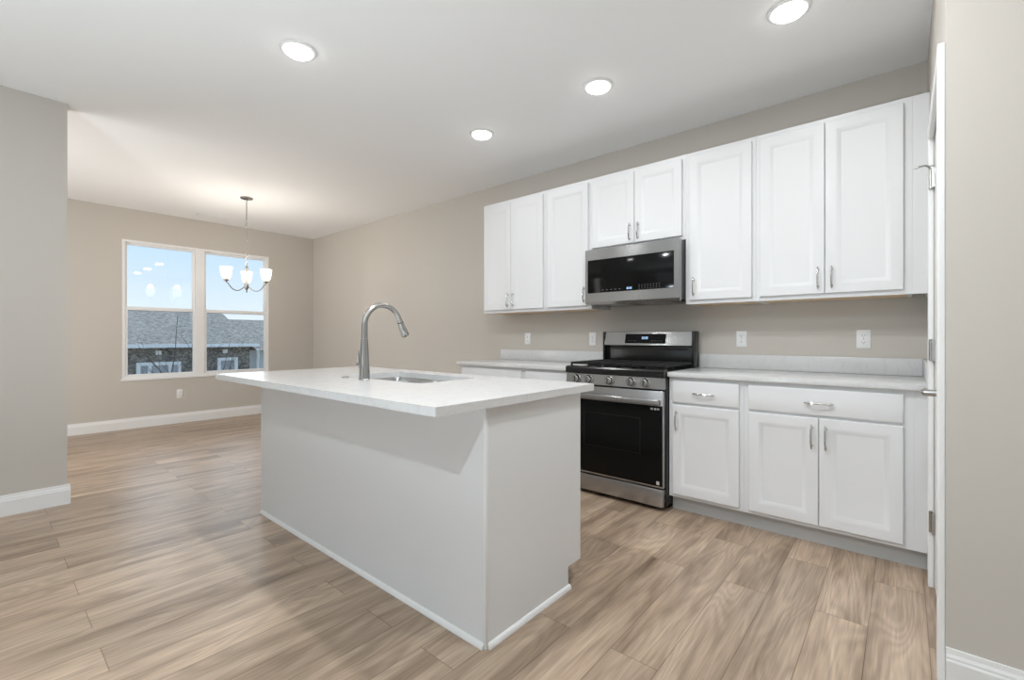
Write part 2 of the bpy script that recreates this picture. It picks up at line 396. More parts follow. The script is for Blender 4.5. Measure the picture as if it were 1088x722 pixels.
# twin single-hung window
wf = MB(); xi, xo = XW - 0.004, XW - 0.10
ym0, ym1 = -1.636, -1.531; fr = 0.03
wf.box(xo, xi, WY0, WY0 + fr, WZ0, WZ1).box(xo, xi, WY1 - fr, WY1, WZ0, WZ1).box(xo, xi, WY0 + fr, WY1 - fr, WZ1 - fr, WZ1)
wf.box(xo, xi, WY0 + fr, WY1 - fr, WZ0, WZ0 + fr).box(xo, xi, ym0, ym1, WZ0 + fr, WZ1 - fr)
wf.box(XW - 0.02, XW + 0.012, WY0 - 0.012, WY1 + 0.012, WZ0 - 0.012, WZ0 + 0.016, 0.003)
win = struct(wf.build('window_1', M['vinyl'], smooth=False))
for (a, b) in ((WY0 + fr, ym0), (ym1, WY1 - fr)):
    for (z0, z1, xs) in ((WZ0 + fr, 1.528, XW - 0.015), (1.480, WZ1 - fr, XW - 0.045)):
        s = MB(); w = 0.028
        s.box(xs - 0.025, xs, a, a + w, z0, z1).box(xs - 0.025, xs, b - w, b, z0, z1).box(xs - 0.025, xs, a + w, b - w, z0, z0 + w + 0.006).box(xs - 0.025, xs, a + w, b - w, z1 - (0.042 if z1 < 2 else w), z1)
        sash = s.build('sash', M['vinyl'], win, smooth=False)
        MB().box(xs - 0.015, xs - 0.011, a + w, b - w, z0 + w + 0.006, z1 - (0.042 if z1 < 2 else w)).build('pane', M['pane'], sash, smooth=False)

# ------------------------------------------------------------------ cabinets
def door_mesh(x0, x1, z0, z1, y, t=0.02, fw=0.056):
    """framed door with a moulded, recessed centre panel; y is the plane of its back"""
    f = MB(); rings = []
    for ins, dep in ((0, 0), (0, t - 0.003), (0.003, t), (fw - 0.006, t), (fw, t - 0.002), (fw + 0.004, t - 0.003), (fw + 0.018, t - 0.0125), (fw + 0.021, t - 0.013)):
        rings.append([(x0 + ins, y - dep, z0 + ins), (x1 - ins, y - dep, z0 + ins), (x1 - ins, y - dep, z1 - ins), (x0 + ins, y - dep, z1 - ins)])
    return f.loops(rings, True, True)
def slab_mesh(x0, x1, z0, z1, y, t=0.02):
    f = MB(); rings = []
    for ins, dep in ((0, 0), (0, t - 0.006), (0.004, t - 0.002), (0.009, t)):
        rings.append([(x0 + ins, y - dep, z0 + ins), (x1 - ins, y - dep, z0 + ins), (x1 - ins, y - dep, z1 - ins), (x0 + ins, y - dep, z1 - ins)])
    return f.loops(rings, True, True)
def pull(x, y, z, vert, parent, L=0.128):
    """bowed bar pull on two feet, standing off the plane y"""
    f = MB(); pts = []; n = 12; h = L / 2
    for i in range(n + 1):
        s = -1 + 2 * i / n; off = 0.030 - 0.012 * s ** 4 - 0.004 * s * s
        pts.append((x, y - off, z + s * h) if vert else (x + s * h, y - off, z))
    f.tube(pts, [0.0045 + 0.0015 * (1 - abs(-1 + 2 * i / n)) for i in range(n + 1)], 8)
    for s in (-0.78, 0.78):
        a = (x, y, z + s * h) if vert else (x + s * h, y, z)
        b = (a[0], y - 0.024, a[2])
        f.tube([a, (a[0], y - 0.004, a[2]), (a[0], y - 0.006, a[2]), b], [0.007, 0.007, 0.0045, 0.0045], 8)
    return f.build('handle', M['chrome'], parent)

UB, UT = 1.375, 2.44
def wall_cabinet(x0, x1, z0, label, doors, group='white wall cabinets', filler=None):
    """doors: (x0, x1, handle side) in world x"""
    r = thing('wall_cabinet', (x0, 0, z0), label, 'cabinet', group)
    w = x1 - x0; h = UT - z0; f = MB(); th = 0.018
    f.box(0, th, -0.286, -0.002, 0, h).box(w - th, w, -0.286, -0.002, 0, h).box(th, w - th, -0.286, -0.002, h - th, h).box(th, w - th, -0.012, -0.002, 0.02, h - th)
    f.build('carcass', M['cab'], r, smooth=False)
    g = MB(); a = 0.04
    g.box(0.0005, a, -0.305, -0.286, 0, h).box(w - a, w - 0.0005, -0.305, -0.286, 0, h).box(a, w - a, -0.305, -0.286, 0, a).box(a, w - a, -0.305, -0.286, h - a, h)
    if w > 0.6: g.box(w / 2 - 0.02, w / 2 + 0.02, -0.305, -0.286, a, h - a)
    g.build('face_frame', M['cab'], r, smooth=False)
    MB().box(th, w - th, -0.286, -0.012, 0.002, 0.014).build('bottom_panel', M['maple'], r, smooth=False)
    for (a, b, side) in doors:
        d = door_mesh(a - x0, b - x0, 0.026, h - 0.03, -0.3055).build('door', M['cab'], r)
        hx = (b - 0.032 if side > 0 else a + 0.032) - x0
        if z0 < 1.5: pull(hx, -0.3255, 0.118, True, d)
        else: pull(hx, -0.3255, 0.11, True, d)
    if filler: MB().box(w, filler - x0, -0.305, -0.286, 0, h).box(filler - x0 - 0.012, filler - x0, -0.286, -0.01, 0, h).build('filler_strip', M['cab'], r, smooth=False)
    return r
wall_cabinet(-1.226, -0.463, UB, 'white two-door wall cabinet at the far left end of the upper row', [(-1.203, -0.861, 1), (-0.857, -0.487, -1)])
wall_cabinet(-0.463, -0.001, UB, 'white single-door wall cabinet directly left of the microwave', [(-0.440, -0.026, 1)])
wall_cabinet(-0.001, 0.766, 1.838, 'short white two-door wall cabinet right above the microwave', [(0.012, 0.380, 1), (0.384, 0.743, -1)])
wall_cabinet(0.766, 1.219, UB, 'white single-door wall cabinet directly right of the microwave', [(0.798, 1.196, -1)])
wall_cabinet(1.219, 1.981, UB, 'white two-door wall cabinet at the right end by the pantry door', [(1.242, 1.588, 1), (1.592, 1.945, -1)], filler=XE - 0.001)

BT = 0.883
def base_cabinet(x0, x1, label, drawers, doors, filler=None, left_end=False):
    r = thing('base_cabinet', (x0, 0, 0), label, 'cabinet', 'white base cabinets')
    w = x1 - x0; th = 0.018; f = MB()
    f.box(0, th, -0.59, -0.002, 0.1, BT).box(w - th, w, -0.59, -0.002, 0.1, BT).box(th, w - th, -0.59, -0.002, 0.1, 0.118).box(th, w - th, -0.012, -0.002, 0.118, BT)
    f.build('carcass', M['cab'], r, smooth=False)
    g = MB(); a = 0.04; y0, y1 = -0.61, -0.59
    g.box(0.0005, a, y0, y1, 0.1, BT).box(w - a, w - 0.0005, y0, y1, 0.1, BT).box(a, w - a, y0, y1, 0.1, 0.14).box(a, w - a, y0, y1, BT - a, BT).box(a, w - a, y0, y1, 0.69, 0.73)
    if w > 0.6: g.box(w / 2 - 0.02, w / 2 + 0.02, y0, y1, 0.14, 0.69)
    g.build('face_frame', M['cab'], r, smooth=False)
    t = MB(); t.box(0, (filler - x0) if filler else w, -0.55, -0.535, 0, 0.1).build('toe_kick', M['toe'], r, smooth=False)
    for (a, b) in drawers:
        d = slab_mesh(a - x0, b - x0, 0.717, 0.860, -0.6105).build('drawer', M['cab'], r)
        pull((a + b) / 2 - x0, -0.6305, 0.785, False, d)
    for (a, b, side) in doors:
        d = door_mesh(a - x0, b - x0, 0.122, 0.703, -0.6105).build('door', M['cab'], r)
        pull((b - 0.03 if side > 0 else a + 0.03) - x0, -0.6305, 0.602, True, d)
    if filler: MB().box(w, filler - x0, -0.61, -0.59, 0.1, BT).build('filler_strip', M['cab'], r, smooth=False)
    return r
base_cabinet(-1.226, -0.463, 'white base cabinet at the far end of the counter left of the stove', [(-1.20, -0.487)], [(-1.20, -0.846, 1), (-0.842, -0.487, -1)])
base_cabinet(-0.463, -0.004, 'white base cabinet directly left of the gas stove, mostly behind the island', [(-0.44, -0.028)], [(-0.44, -0.028, 1)])
base_cabinet(0.768, 1.222, 'narrow white base cabinet with one drawer and one door right of the gas stove', [(0.795, 1.197)], [(0.795, 1.197, -1)])
base_cabinet(1.222, 1.984, 'wide white base cabinet with two doors and one wide drawer beside the pantry door', [(1.249, 1.945)], [(1.249, 1.594, 1), (1.598, 1.945, -1)], filler=XE - 0.001)

# worktops and splashes
tag(MB().box(-1.262, -0.004, -0.645, -0.001, 0.884, 0.914, 0.003).build('worktop', M['quartz']), 'white quartz worktop on the base cabinets left of the gas stove', 'worktop')
tag(MB().box(0.767, XE - 0.001, -0.645, -0.001, 0.884, 0.914, 0.003).build('worktop', M['quartz']), 'white quartz worktop on the base cabinets right of the gas stove', 'worktop')
tag(MB().box(-1.262, -0.004, -0.021, -0.001, 0.9145, 1.016, 0.002).build('backsplash', M['quartz']), 'low quartz splash strip along the wall left of the gas stove', 'backsplash')
tag(MB().box(0.767, XE - 0.022, -0.021, -0.001, 0.9145, 1.016, 0.002).build('backsplash', M['quartz']), 'low quartz splash strip along the wall right of the gas stove', 'backsplash')
tag(MB().box(XE - 0.021, XE - 0.001, -0.635, -0.001, 0.9145, 1.016, 0.002).build('backsplash', M['quartz']), 'short quartz side splash on the worktop against the pantry wall', 'backsplash')

# ------------------------------------------------------------------ gas range
R = thing('gas_range', (0.0, 0, 0), 'freestanding stainless steel gas stove with black oven glass between base cabinets', 'stove')
RX0, RX1 = 0.001, 0.763; YF = -0.665
f = MB(); f.box(RX0, RX1, YF + 0.02, -0.03, 0.03, 0.872, 0.003); f.box(RX0 + 0.02, RX1 - 0.02, YF + 0.05, -0.05, 0.012, 0.03); f.build('body', M['black'], R)
for (fx, fy) in ((0.06, -0.56), (0.70, -0.56), (0.06, -0.08), (0.70, -0.08)):
    MB().lathe([(0.018, 0), (0.018, 0.006), (0.009, 0.008), (0.009, 0.03)], (fx, fy, 0), 12).build('foot', M['black'], R)
MB().box(RX0 + 0.006, RX1 - 0.006, YF - 0.022, YF + 0.02, 0.030, 0.146, 0.006).build('storage_drawer', M['steel'], R)
f = MB()
f.box(RX0 + 0.006, RX1 - 0.006, YF - 0.018, YF + 0.02, 0.154, 0.788, 0.005)
od = f.build('oven_door', M['steel'], R)
MB().box(RX0 + 0.011, RX1 - 0.011, YF - 0.0225, YF - 0.0175, 0.166, 0.690, 0.002).build('oven_glass', M['glassblk'], od)
# inner viewing window: a hairline frame printed behind the glass
f = MB()
for (a, b, c, d) in ((0.16, 0.165, 0.36, 0.60), (0.595, 0.60, 0.36, 0.60), (0.165, 0.595, 0.36, 0.363), (0.165, 0.595, 0.597, 0.60)):
    f.box(a, b, YF - 0.0232, YF - 0.0224, c, d)
f.build('viewing_window', M['cavity'], od, smooth=False)
f = MB()
f.box(0.022, 0.742, YF - 0.066, YF - 0.046, 0.700, 0.736, 0.008, 3)
for hx in (0.045, 0.719): f.box(hx - 0.016, hx + 0.016, YF - 0.05, YF - 0.016, 0.704, 0.732, 0.004)
f.build('handle', M['steel'], od)
f = MB(); f.box(0.672, 0.688, YF - 0.0231, YF - 0.0224, 0.664, 0.676); f.lathe([(0.008, YF - 0.0231), (0.008, YF - 0.0224)], (0.704, 0, 0.670), 16, 'Y'); f.box(0.716, 0.732, YF - 0.0231, YF - 0.0224, 0.665, 0.676)
f.build('badge', M['mark'], od, smooth=False)
f = MB(); f.box(0.712, 0.732, YF - 0.0231, YF - 0.0224, 0.176, 0.198); f.build('sticker', M['mark'], od, smooth=False)
# control panel and knobs
f = MB(); f.extrude_poly([(RX0 + 0.003, YF - 0.02, 0.800), (RX0 + 0.003, YF + 0.02, 0.800), (RX0 + 0.003, YF + 0.02, 0.874), (RX0 + 0.003, YF - 0.010, 0.874)], (RX1 - RX0 - 0.006, 0, 0))
cp = f.build('control_panel', M['steel'], R, smooth=False)
for kx in (0.098, 0.200, 0.366, 0.530, 0.633):
    k = MB(); yk = YF - 0.014
    k.lathe([(0.032, yk + 0.003), (0.032, yk - 0.003), (0.029, yk - 0.006), (0.0275, yk - 0.008), (0.025, yk - 0.030), (0.021, yk - 0.035), (0.012, yk - 0.036)], (kx, 0, 0.837), 28, 'Y')
    kn = k.build('knob', M['steel'], cp)
    MB().box(kx - 0.003, kx + 0.003, yk - 0.0405, yk - 0.0345, 0.817, 0.857, 0.001).build('pointer', M['darkgrey'], kn)
# cooktop, burners, grates
f = MB(); f.extrude_poly([(RX0, YF - 0.022, 0.878), (RX0, -0.09, 0.878), (RX0, -0.09, 0.916), (RX0, YF + 0.04, 0.916), (RX0, YF + 0.022, 0.930), (RX0, YF - 0.012, 0.926), (RX0, YF - 0.022, 0.915)], (RX1 - RX0, 0, 0))
ct = f.build('cooktop', M['black'], R, smooth=False)
for (bx, by, br) in ((0.14, -0.52, 0.045), (0.14, -0.24, 0.036), (0.382, -0.38, 0.05), (0.62, -0.52, 0.05), (0.62, -0.24, 0.032)):
    b = MB(); b.lathe([(br + 0.012, 0.9165), (br + 0.012, 0.920), (br, 0.923), (br, 0.931), (br - 0.006, 0.935)], (bx, by, 0), 24); b.build('burner', M['iron'], ct)
for (a, b) in ((0.012, 0.256), (0.262, 0.502), (0.508, 0.752)):
    g = MB(); t = 0.012; z0, z1 = 0.940, 0.956; ya, yb = -0.635, -0.115
    g.box(a, a + t, ya, yb, z0, z1, 0.002).box(b - t, b, ya, yb, z0, z1, 0.002).box(a + t, b - t, ya, ya + t, z0, z1, 0.002).box(a + t, b - t, yb - t, yb, z0, z1, 0.002)
    m = (a + b) / 2
    g.box(m - 0.005, m + 0.005, ya + t, yb - t, z0, z1, 0.002)
    for i in range(1, 6):
        yy = ya + (yb - ya) * i / 6
        g.box(a + t, b - t, yy - 0.005, yy + 0.005, z0, z1, 0.002)
    for lx in (a + 0.006, b - 0.006):
        for ly_ in (ya + 0.006, yb - 0.006): g.box(lx - 0.006, lx + 0.006, ly_ - 0.006, ly_ + 0.006, 0.9165, z0)
    g.build('grate', M['iron'], R)
# backguard: black lower panel, tilted stainless head with the display
f = MB(); f.box(RX0 + 0.002, RX1 - 0.002, -0.088, -0.025, 0.9165, 1.075, 0.003); f.box(RX0, RX0 + 0.018, -0.125, -0.022, 0.9165, 1.188, 0.004).box(RX1 - 0.018, RX1, -0.125, -0.022, 0.9165, 1.188, 0.004)
f.box(RX0 + 0.06, RX1 - 0.06, -0.094, -0.087, 1.045, 1.058)
bgd = f.build('backguard', M['black'], R)
f = MB(); f.extrude_poly([(RX0 + 0.018, -0.130, 1.078), (RX0 + 0.018, -0.03, 1.078), (RX0 + 0.018, -0.03, 1.187), (RX0 + 0.018, -0.098, 1.187), (RX0 + 0.018, -0.104, 1.184)], (RX1 - RX0 - 0.036, 0, 0))
hd = f.build('console', M['steel'], bgd, smooth=False)
def on_console(f, x0, x1, z0, z1, lift):
    def pt(x, z, l): s = (z - 1.078) / 0.106; return (x, -0.130 + 0.026 * s - l, z)
    a = [pt(x0, z0, 0.0), pt(x1, z0, 0.0), pt(x1, z1, 0.0), pt(x0, z1, 0.0)]; b = [pt(x0, z0, lift), pt(x1, z0, lift), pt(x1, z1, lift), pt(x0, z1, lift)]
    f.loops([a, b], True, True)
f = MB(); on_console(f, 0.205, 0.545, 1.093, 1.168, 0.0015); f.build('display', M['glassblk'], bgd, smooth=False)
f = MB()
for i, (dx) in enumerate((0.350, 0.362, 0.378, 0.390)):      # glowing clock digits as segments
    on_console(f, dx, dx + 0.002, 1.128, 1.144, 0.002); on_console(f, dx + 0.006, dx + 0.008, 1.128, 1.144, 0.002)
    on_console(f, dx, dx + 0.008, 1.143, 1.145, 0.0021); on_console(f, dx, dx + 0.008, 1.127, 1.129, 0.0021)
f.build('clock_digits', M['clock'], bgd, smooth=False)
for dx in (0.235, 0.26, 0.285, 0.43, 0.455, 0.48, 0.505):
    f = MB(); on_console(f, dx, dx + 0.012, 1.112, 1.1145, 0.002); f.build('button_mark', M['faintmark'], bgd, smooth=False)

# ------------------------------------------------------------------ over-the-range microwave
R = thing('microwave', (0.0, 0, 1.40), 'stainless steel over-the-range microwave with black glass hung under the short cabinet', 'microwave')
MX0, MX1 = 0.004, 0.761; H = 0.434
f = MB(); f.box(MX0 + 0.002, MX1 - 0.002, -0.372, -0.004, 0.012, H - 0.004, 0.003); f.build('housing', M['darkgrey'], R)
f = MB()
f.extrude_poly([(MX0, -0.40, 0.0), (MX0, -0.372, 0.0), (MX0, -0.372, H - 0.002), (MX0, -0.412, H - 0.002), (MX0, -0.412, 0.018)], (MX1 - MX0, 0, 0))
dr = f.build('door', M['steel'], R, smooth=False)
MB().box(0.028, 0.722, -0.4145, -0.4115, 0.090, 0.350, 0.001).build('door_glass', M['glassblk'], dr)
f = MB()
for i, dx in enumerate((0.365, 0.375, 0.388, 0.398)):
    f.box(dx, dx + 0.0018, -0.4153, -0.4146, 0.103, 0.117).box(dx + 0.0055, dx + 0.0073, -0.4153, -0.4146, 0.103, 0.117)
    f.box(dx + 0.0018, dx + 0.0055, -0.4153, -0.4146, 0.1152, 0.117).box(dx + 0.0018, dx + 0.0055, -0.4153, -0.4146, 0.103, 0.1048)
f.build('clock_digits', M['clock'], dr, smooth=False)
def mark(x0, x1, z0, z1): MB().box(x0, x1, -0.4153, -0.4146, z0, z1).build('button_mark', M['faintmark'], dr, smooth=False)
for i in range(5): mark(0.155 + i * 0.036, 0.171 + i * 0.036, 0.107, 0.1105)
for r_ in range(3):
    for i in range(8): mark(0.46 + i * 0.022, 0.469 + i * 0.022, 0.098 + r_ * 0.014, 0.101 + r_ * 0.014)
f = MB()
f.box(MX0 + 0.02, MX1 - 0.02, -0.36, -0.03, 0.0, 0.0115, 0.002)
gr = f.build('underside', M['black'], R)
for (a, b) in ((0.10, 0.33), (0.43, 0.66)):
    g = MB()
    for i in range(12): g.box(a, b, -0.33 + i * 0.02, -0.32 + i * 0.02, -0.003, -0.0002)
    g.box(a - 0.008, a, -0.335, -0.095, -0.003, -0.0002).box(b, b + 0.008, -0.335, -0.095, -0.003, -0.0002)
    g.build('filter_grille', M['steel'], gr, smooth=False)

# ------------------------------------------------------------------ island
IX0, IX1, IYF, IYB = -1.232, 0.787, -2.377, -1.755
R = thing('island_cabinet', ((IX0 + IX1) / 2, -2.07, 0), 'white panelled kitchen island base standing on the plank floor in front of the stove', 'kitchen island')
ox, oy = -(IX0 + IX1) / 2, 2.07
def ib(f, x0, x1, y0, y1, z0, z1, bev=0): return f.box(x0 + ox, x1 + ox, y0 + oy, y1 + oy, z0, z1, bev)
IT = 0.886
f = MB(); ib(f, IX0 + 0.006, IX1 - 0.006, IYF, IYF + 0.012, 0.0, IT); f.build('back_panel', M['cab'], R, smooth=False)
for (a, b) in ((IX0, IX0 + 0.006), (IX1 - 0.006, IX1)):
    f = MB(); pr = [(IYF, 0), (-1.838, 0), (-1.838, 0.1), (IYB, 0.1), (IYB, IT), (IYF, IT)]
    f.extrude_poly([(a + ox, y + oy, z) for y, z in pr], (b - a, 0, 0)); f.build('end_panel', M['cab'], R, smooth=False)
f = MB(); ib(f, IX0 + 0.006, IX1 - 0.006, IYF + 0.012, IYB - 0.02, 0.10, 0.118); f.build('floor_panel', M['cab'], R, smooth=False)
f = MB(); ib(f, IX0 + 0.006, IX1 - 0.006, -1.850, -1.838, 0, 0.1); f.build('toe_kick', M['toe'], R, smooth=False)
f = MB()
for xx in (IX0, -0.62, 0.20, IX1 - 0.04): ib(f, xx, xx + 0.04, IYB, IYB + 0.02, 0.1, IT)
ib(f, IX0 + 0.04, IX1 - 0.04, IYB, IYB + 0.0195, 0.1, 0.14); ib(f, IX0 + 0.04, IX1 - 0.04, IYB, IYB + 0.0195, IT - 0.04, IT)
f.build('face_frame', M['cab'], R, smooth=False)
def idoor(a, b, z0=0.122, z1=0.86):
    f = MB(); rings = []; y = IYB + 0.0205 + oy; t = 0.02; fw = 0.056
    for ins, dep in ((0, 0), (0, t - 0.003), (0.003, t), (fw - 0.006, t), (fw, t - 0.003), (fw + 0.014, t - 0.011)):
        rings.append([(a + ox + ins, y + dep, z0 + ins), (b + ox - ins, y + dep, z0 + ins), (b + ox - ins, y + dep, z1 - ins), (a + ox + ins, y + dep, z1 - ins)])
    f.loops(rings, True, True); return f.build('door', M['cab'], R)
for (a, b) in ((-1.205, -0.605), (-0.595, -0.195), (-0.19, 0.215), (0.225, 0.76)): idoor(a, b)
f = MB()   # quarter-round shoe moulding
def shoe(f, p0, p1, nrm):
    prof = [(0, 0), (0.013, 0), (0.0125, 0.006), (0.009, 0.014), (0.004, 0.019), (0, 0.020)]
    f.extrude_poly([(p0[0] + ox + nrm[0] * d, p0[1] + oy + nrm[1] * d, h) for d, h in prof], (p1[0] - p0[0], p1[1] - p0[1], 0))
shoe(f, (IX0, IYF), (IX1 - 0.008, IYF), (0, -1)); f.build('shoe_moulding', M['trim'], R, smooth=False)
f = MB(); shoe(f, (IX1, IYF + 0.008), (IX1, -1.83), (1, 0)); f.build('shoe_moulding', M['trim'], R, smooth=False)
f = MB(); shoe(f, (IX0, IYF), (IX0, -1.83), (-1, 0)); f.build('shoe_moulding', M['trim'], R, smooth=False)
for (cx_, s) in ((IX1, 1), (IX0, -1)):
    f = MB(); ib(f, cx_ - 0.010 * s, cx_ + 0.003 * s, IYF - 0.003, IYF - 0.0002, 0, IT, 0.001); ib(f, cx_ + 0.0002 * s, cx_ + 0.003 * s, IYF - 0.003, IYF + 0.010, 0, IT, 0.0015)
    f.build('corner_trim', M['trim'], R)

# island worktop with the sink cut-out
def rrect(x0, x1, y0, y1, r, n=6):
    pts = []
    for (cx_, cy_, a0) in ((x1 - r, y1 - r, 0), (x0 + r, y1 - r, 90), (x0 + r, y0 + r, 180), (x1 - r, y0 + r, 270)):
        for i in range(n + 1):
            a = math.radians(a0 + 90 * i / n); pts.append((cx_ + r * math.cos(a), cy_ + r * math.sin(a)))
    return pts
SKX0, SKX1, SKY0, SKY1 = -0.55, 0.17, -2.200, -1.805
CX0, CX1, CY0, CY1 = -1.25, 0.815, -2.637, -1.655
bm = bmesh.new(); zt, zb = 0.918, 0.8865
hole = rrect(SKX0, SKX1, SKY0, SKY1, 0.03)
outer = rrect(CX0, CX1, CY0, CY1, 0.004, 3)
def ringv(pts, z): return [bm.verts.new((p[0], p[1], z)) for p in pts]
R_ot, R_ht, R_ob, R_hb = ringv(outer, zt), ringv(hole, zt), ringv(outer, zb), ringv(hole, zb)
for (a, b) in ((R_ot, R_ob), (R_ht, R_hb)):
    for i in range(len(a)): j = (i + 1) % len(a); bm.faces.new((a[i], a[j], b[j], b[i]))
for (a, b) in ((R_ot, R_ht), (R_ob, R_hb)):
    ed = []
    for rg in (a, b):
        for i in range(len(rg)):
            e_ = bm.edges.get((rg[i], rg[(i + 1) % len(rg)])); ed.append(e_)
    bmesh.ops.triangle_fill(bm, edges=ed, use_beauty=True, use_dissolve=False)
w = MB(); w.bm.free(); w.bm = bm
tag(w.build('worktop', M['quartz'], smooth=False), 'large white quartz island worktop with a sink cut into it', 'worktop')

# double-bowl undermount sink
R = thing('sink', ((SKX0 + SKX1) / 2, (SKY0 + SKY1) / 2, 0.66), 'stainless steel double-bowl sink set into the white island worktop', 'sink')
sxo, syo, szo = -(SKX0 + SKX1) / 2, -(SKY0 + SKY1) / 2, -0.66
xm = (SKX0 + SKX1) / 2
for (a, b) in ((SKX0 + 0.003, xm - 0.012), (xm + 0.012, SKX1 - 0.003)):
    f = MB(); rings = []
    for ins, z, rr in ((-0.008, 0.8858, 0.035), (0.0, 0.8858, 0.03), (0.002, 0.880, 0.03), (0.006, 0.72, 0.035), (0.018, 0.69, 0.035), (0.045, 0.682, 0.03), (0.13, 0.678, 0.02)):
        rings.append([(p[0] + sxo, p[1] + syo, z + szo) for p in rrect(a + ins, b - ins, SKY0 + 0.003 + ins, SKY1 - 0.003 - ins, rr)])
    f.loops(rings, False, True); bw = f.build('bowl', M['sink'], R)
    m_ = (a + b) / 2 + sxo
    MB().lathe([(0.045, 0.0185), (0.043, 0.021), (0.030, 0.0195), (0.012, 0.0195), (0.010, 0.026), (0.004, 0.027)], (m_, 0, 0), 20).build('drain', M['chrome'], bw)

# pull-down faucet
FX, FY, FZ = -0.205, -2.262, 0.918
R = thing('faucet', (FX, FY, FZ), 'tall brushed nickel pull-down faucet with gooseneck spout on the island worktop', 'faucet')
f = MB(); f.lathe([(0.029, 0.0), (0.029, 0.004), (0.0275, 0.006), (0.0255, 0.06), (0.0225, 0.13), (0.0185, 0.20), (0.0175, 0.215)], seg=28); f.build('body', M['nickel'], R)
pts = [(0, 0, 0.216), (0, 0, 0.25), (0, 0, 0.285)]; rad = 0.112
for i in range(1, 15):
    a = PI - (PI - math.radians(25)) * i / 14
    pts.append((0, rad + rad * math.cos(a), 0.285 + rad * math.sin(a)))
ly_, lz_ = pts[-1][1], pts[-1][2]; dd = Vector((0, math.sin(math.radians(25)), -math.cos(math.radians(25))))
pts.append((0, ly_ + dd.y * 0.02, lz_ + dd.z * 0.02))
f = MB(); f.tube(pts, [0.0165] * 3 + [0.0150] * (len(pts) - 3), 18); f.build('spout', M['nickel'], R)
p0 = Vector(pts[-1])
f = MB(); f.tube([p0 + dd * s for s in (0.0, 0.002, 0.012, 0.02, 0.05, 0.086, 0.09)], [0.0145, 0.017, 0.017, 0.0175, 0.0205, 0.0235, 0.022], 20)
sp = f.build('spray_head', M['nickel'], R)
MB().tube([p0 + dd * s for s in (0.006, 0.011)], [0.0178, 0.0178], 20).build('collar', M['slot'], sp)
f = MB(); f.tube([p0 + dd * s for s in (0.0901, 0.0935)], [0.0185, 0.0175], 20); f.build('nozzle', M['slot'], sp)
f = MB(); f.tube([(-0.02, 0, 0.075), (-0.042, 0, 0.075), (-0.062, 0, 0.075), (-0.068, 0, 0.075)], [0.012, 0.012, 0.0155, 0.011], 16)
f.tube([(-0.058, 0, 0.083), (-0.052, -0.004, 0.115), (-0.040, -0.012, 0.150)], [0.006, 0.0055, 0.005], 10); f.build('lever', M['nickel'], R)

# small cover cap on the worktop left of the faucet
tag(MB().lathe([(0.022, 0.0), (0.022, 0.004), (0.018, 0.007), (0.006, 0.008)], seg=20).build('hole_cover', M['nickel'], loc=(-0.395, -2.262, 0.918)), 'small flat metal cap on the island worktop left of the faucet', 'cap')

# ------------------------------------------------------------------ outlets
def outlet(loc, label, rz=0, src=[]):
    if src: return dup(src[0], loc, label, rz=rz)
    r = thing('wall_outlet', loc, label, 'outlet', 'white duplex wall outlets', rz)
    MB().box(-0.035, 0.035, -0.006, -0.0005, -0.0575, 0.0575, 0.002).build('cover_plate', M['plastic'], r)
    for z in (-0.02, 0.02):
        f = MB(); f.box(-0.016, 0.016, -0.0085, -0.006, z - 0.014, z + 0.014, 0.003); s = f.build('receptacle', M['plastic'], r)
        g = MB(); g.box(-0.007, -0.005, -0.0089, -0.0086, z - 0.003, z + 0.006).box(0.005, 0.007, -0.0089, -0.0086, z - 0.003, z + 0.006).lathe([(0.002, -0.0089), (0.002, -0.0086)], (0, 0, z - 0.008), 8, 'Y')
        g.build('slots', M['slot'], s, smooth=False)
    MB().lathe([(0.003, -0.0075), (0.003, -0.006)], (0, 0, 0), 8, 'Y').build('screw', M['nickel'], r)
    src.append(r); return r
outlet((-0.911, 0, 1.127), 'white wall outlet farthest left under the wall cabinets, above the far worktop')
outlet((-0.169, 0, 1.127), 'white wall outlet just left of the stove console, under the wall cabinets')
outlet((1.057, 0, 1.13), 'white wall outlet just right of the stove, above the splash strip')
outlet((1.755, 0, 1.13), 'white wall outlet nearest the pantry door, above the right worktop')
outlet((XW, -1.818, 0.39), 'white wall outlet low on the wall under the twin window', rz=PI / 2)

# ------------------------------------------------------------------ recessed lights, vent
def downlight(loc, label, src=[]):
    if src: return dup(src[0], loc, label)
    r = thing('recessed_light', loc, label, 'ceiling light', 'round recessed ceiling lights')
    MB().lathe([(0.072, -0.0005), (0.095, -0.0005), (0.094, -0.006), (0.080, -0.011), (0.072, -0.009)], seg=36, caps=False).build('trim_ring', M['trim'], r)
    MB().lathe([(0.0718, -0.001), (0.0718, -0.016), (0.066, -0.021), (0.045, -0.0235), (0.004, -0.024)], seg=36).build('lens', M['led'], r)
    src.append(r); return r
labs = ['lit round ceiling light above the island, the nearest on the left side of the ceiling', 'lit round ceiling light nearest the far left end of the wall cabinets',
        'lit round ceiling light in front of the microwave cabinets, middle of its row', 'lit round ceiling light by the top edge, in front of the right-hand wall cabinets']
for (lx, ly), lb in zip(SEEN, labs): downlight((lx, ly, HC), lb)
R = thing('ceiling_vent', (-5.02, -1.555, HC), 'narrow white air register in the ceiling near the window wall', 'vent')
f = MB(); f.box(-0.055, 0.055, -0.165, -0.15, -0.008, -0.0005).box(-0.055, 0.055, 0.15, 0.165, -0.008, -0.0005).box(-0.055, -0.04, -0.15, 0.15, -0.008, -0.0005).box(0.04, 0.055, -0.15, 0.15, -0.008, -0.0005); f.build('frame', M['trim'], R, smooth=False)
f = MB()
for i in range(7): f.box(-0.036 + i * 0.0115, -0.032 + i * 0.0115, -0.15, 0.15, -0.007, -0.001)
f.build('slats', M['trim'], R, smooth=False)
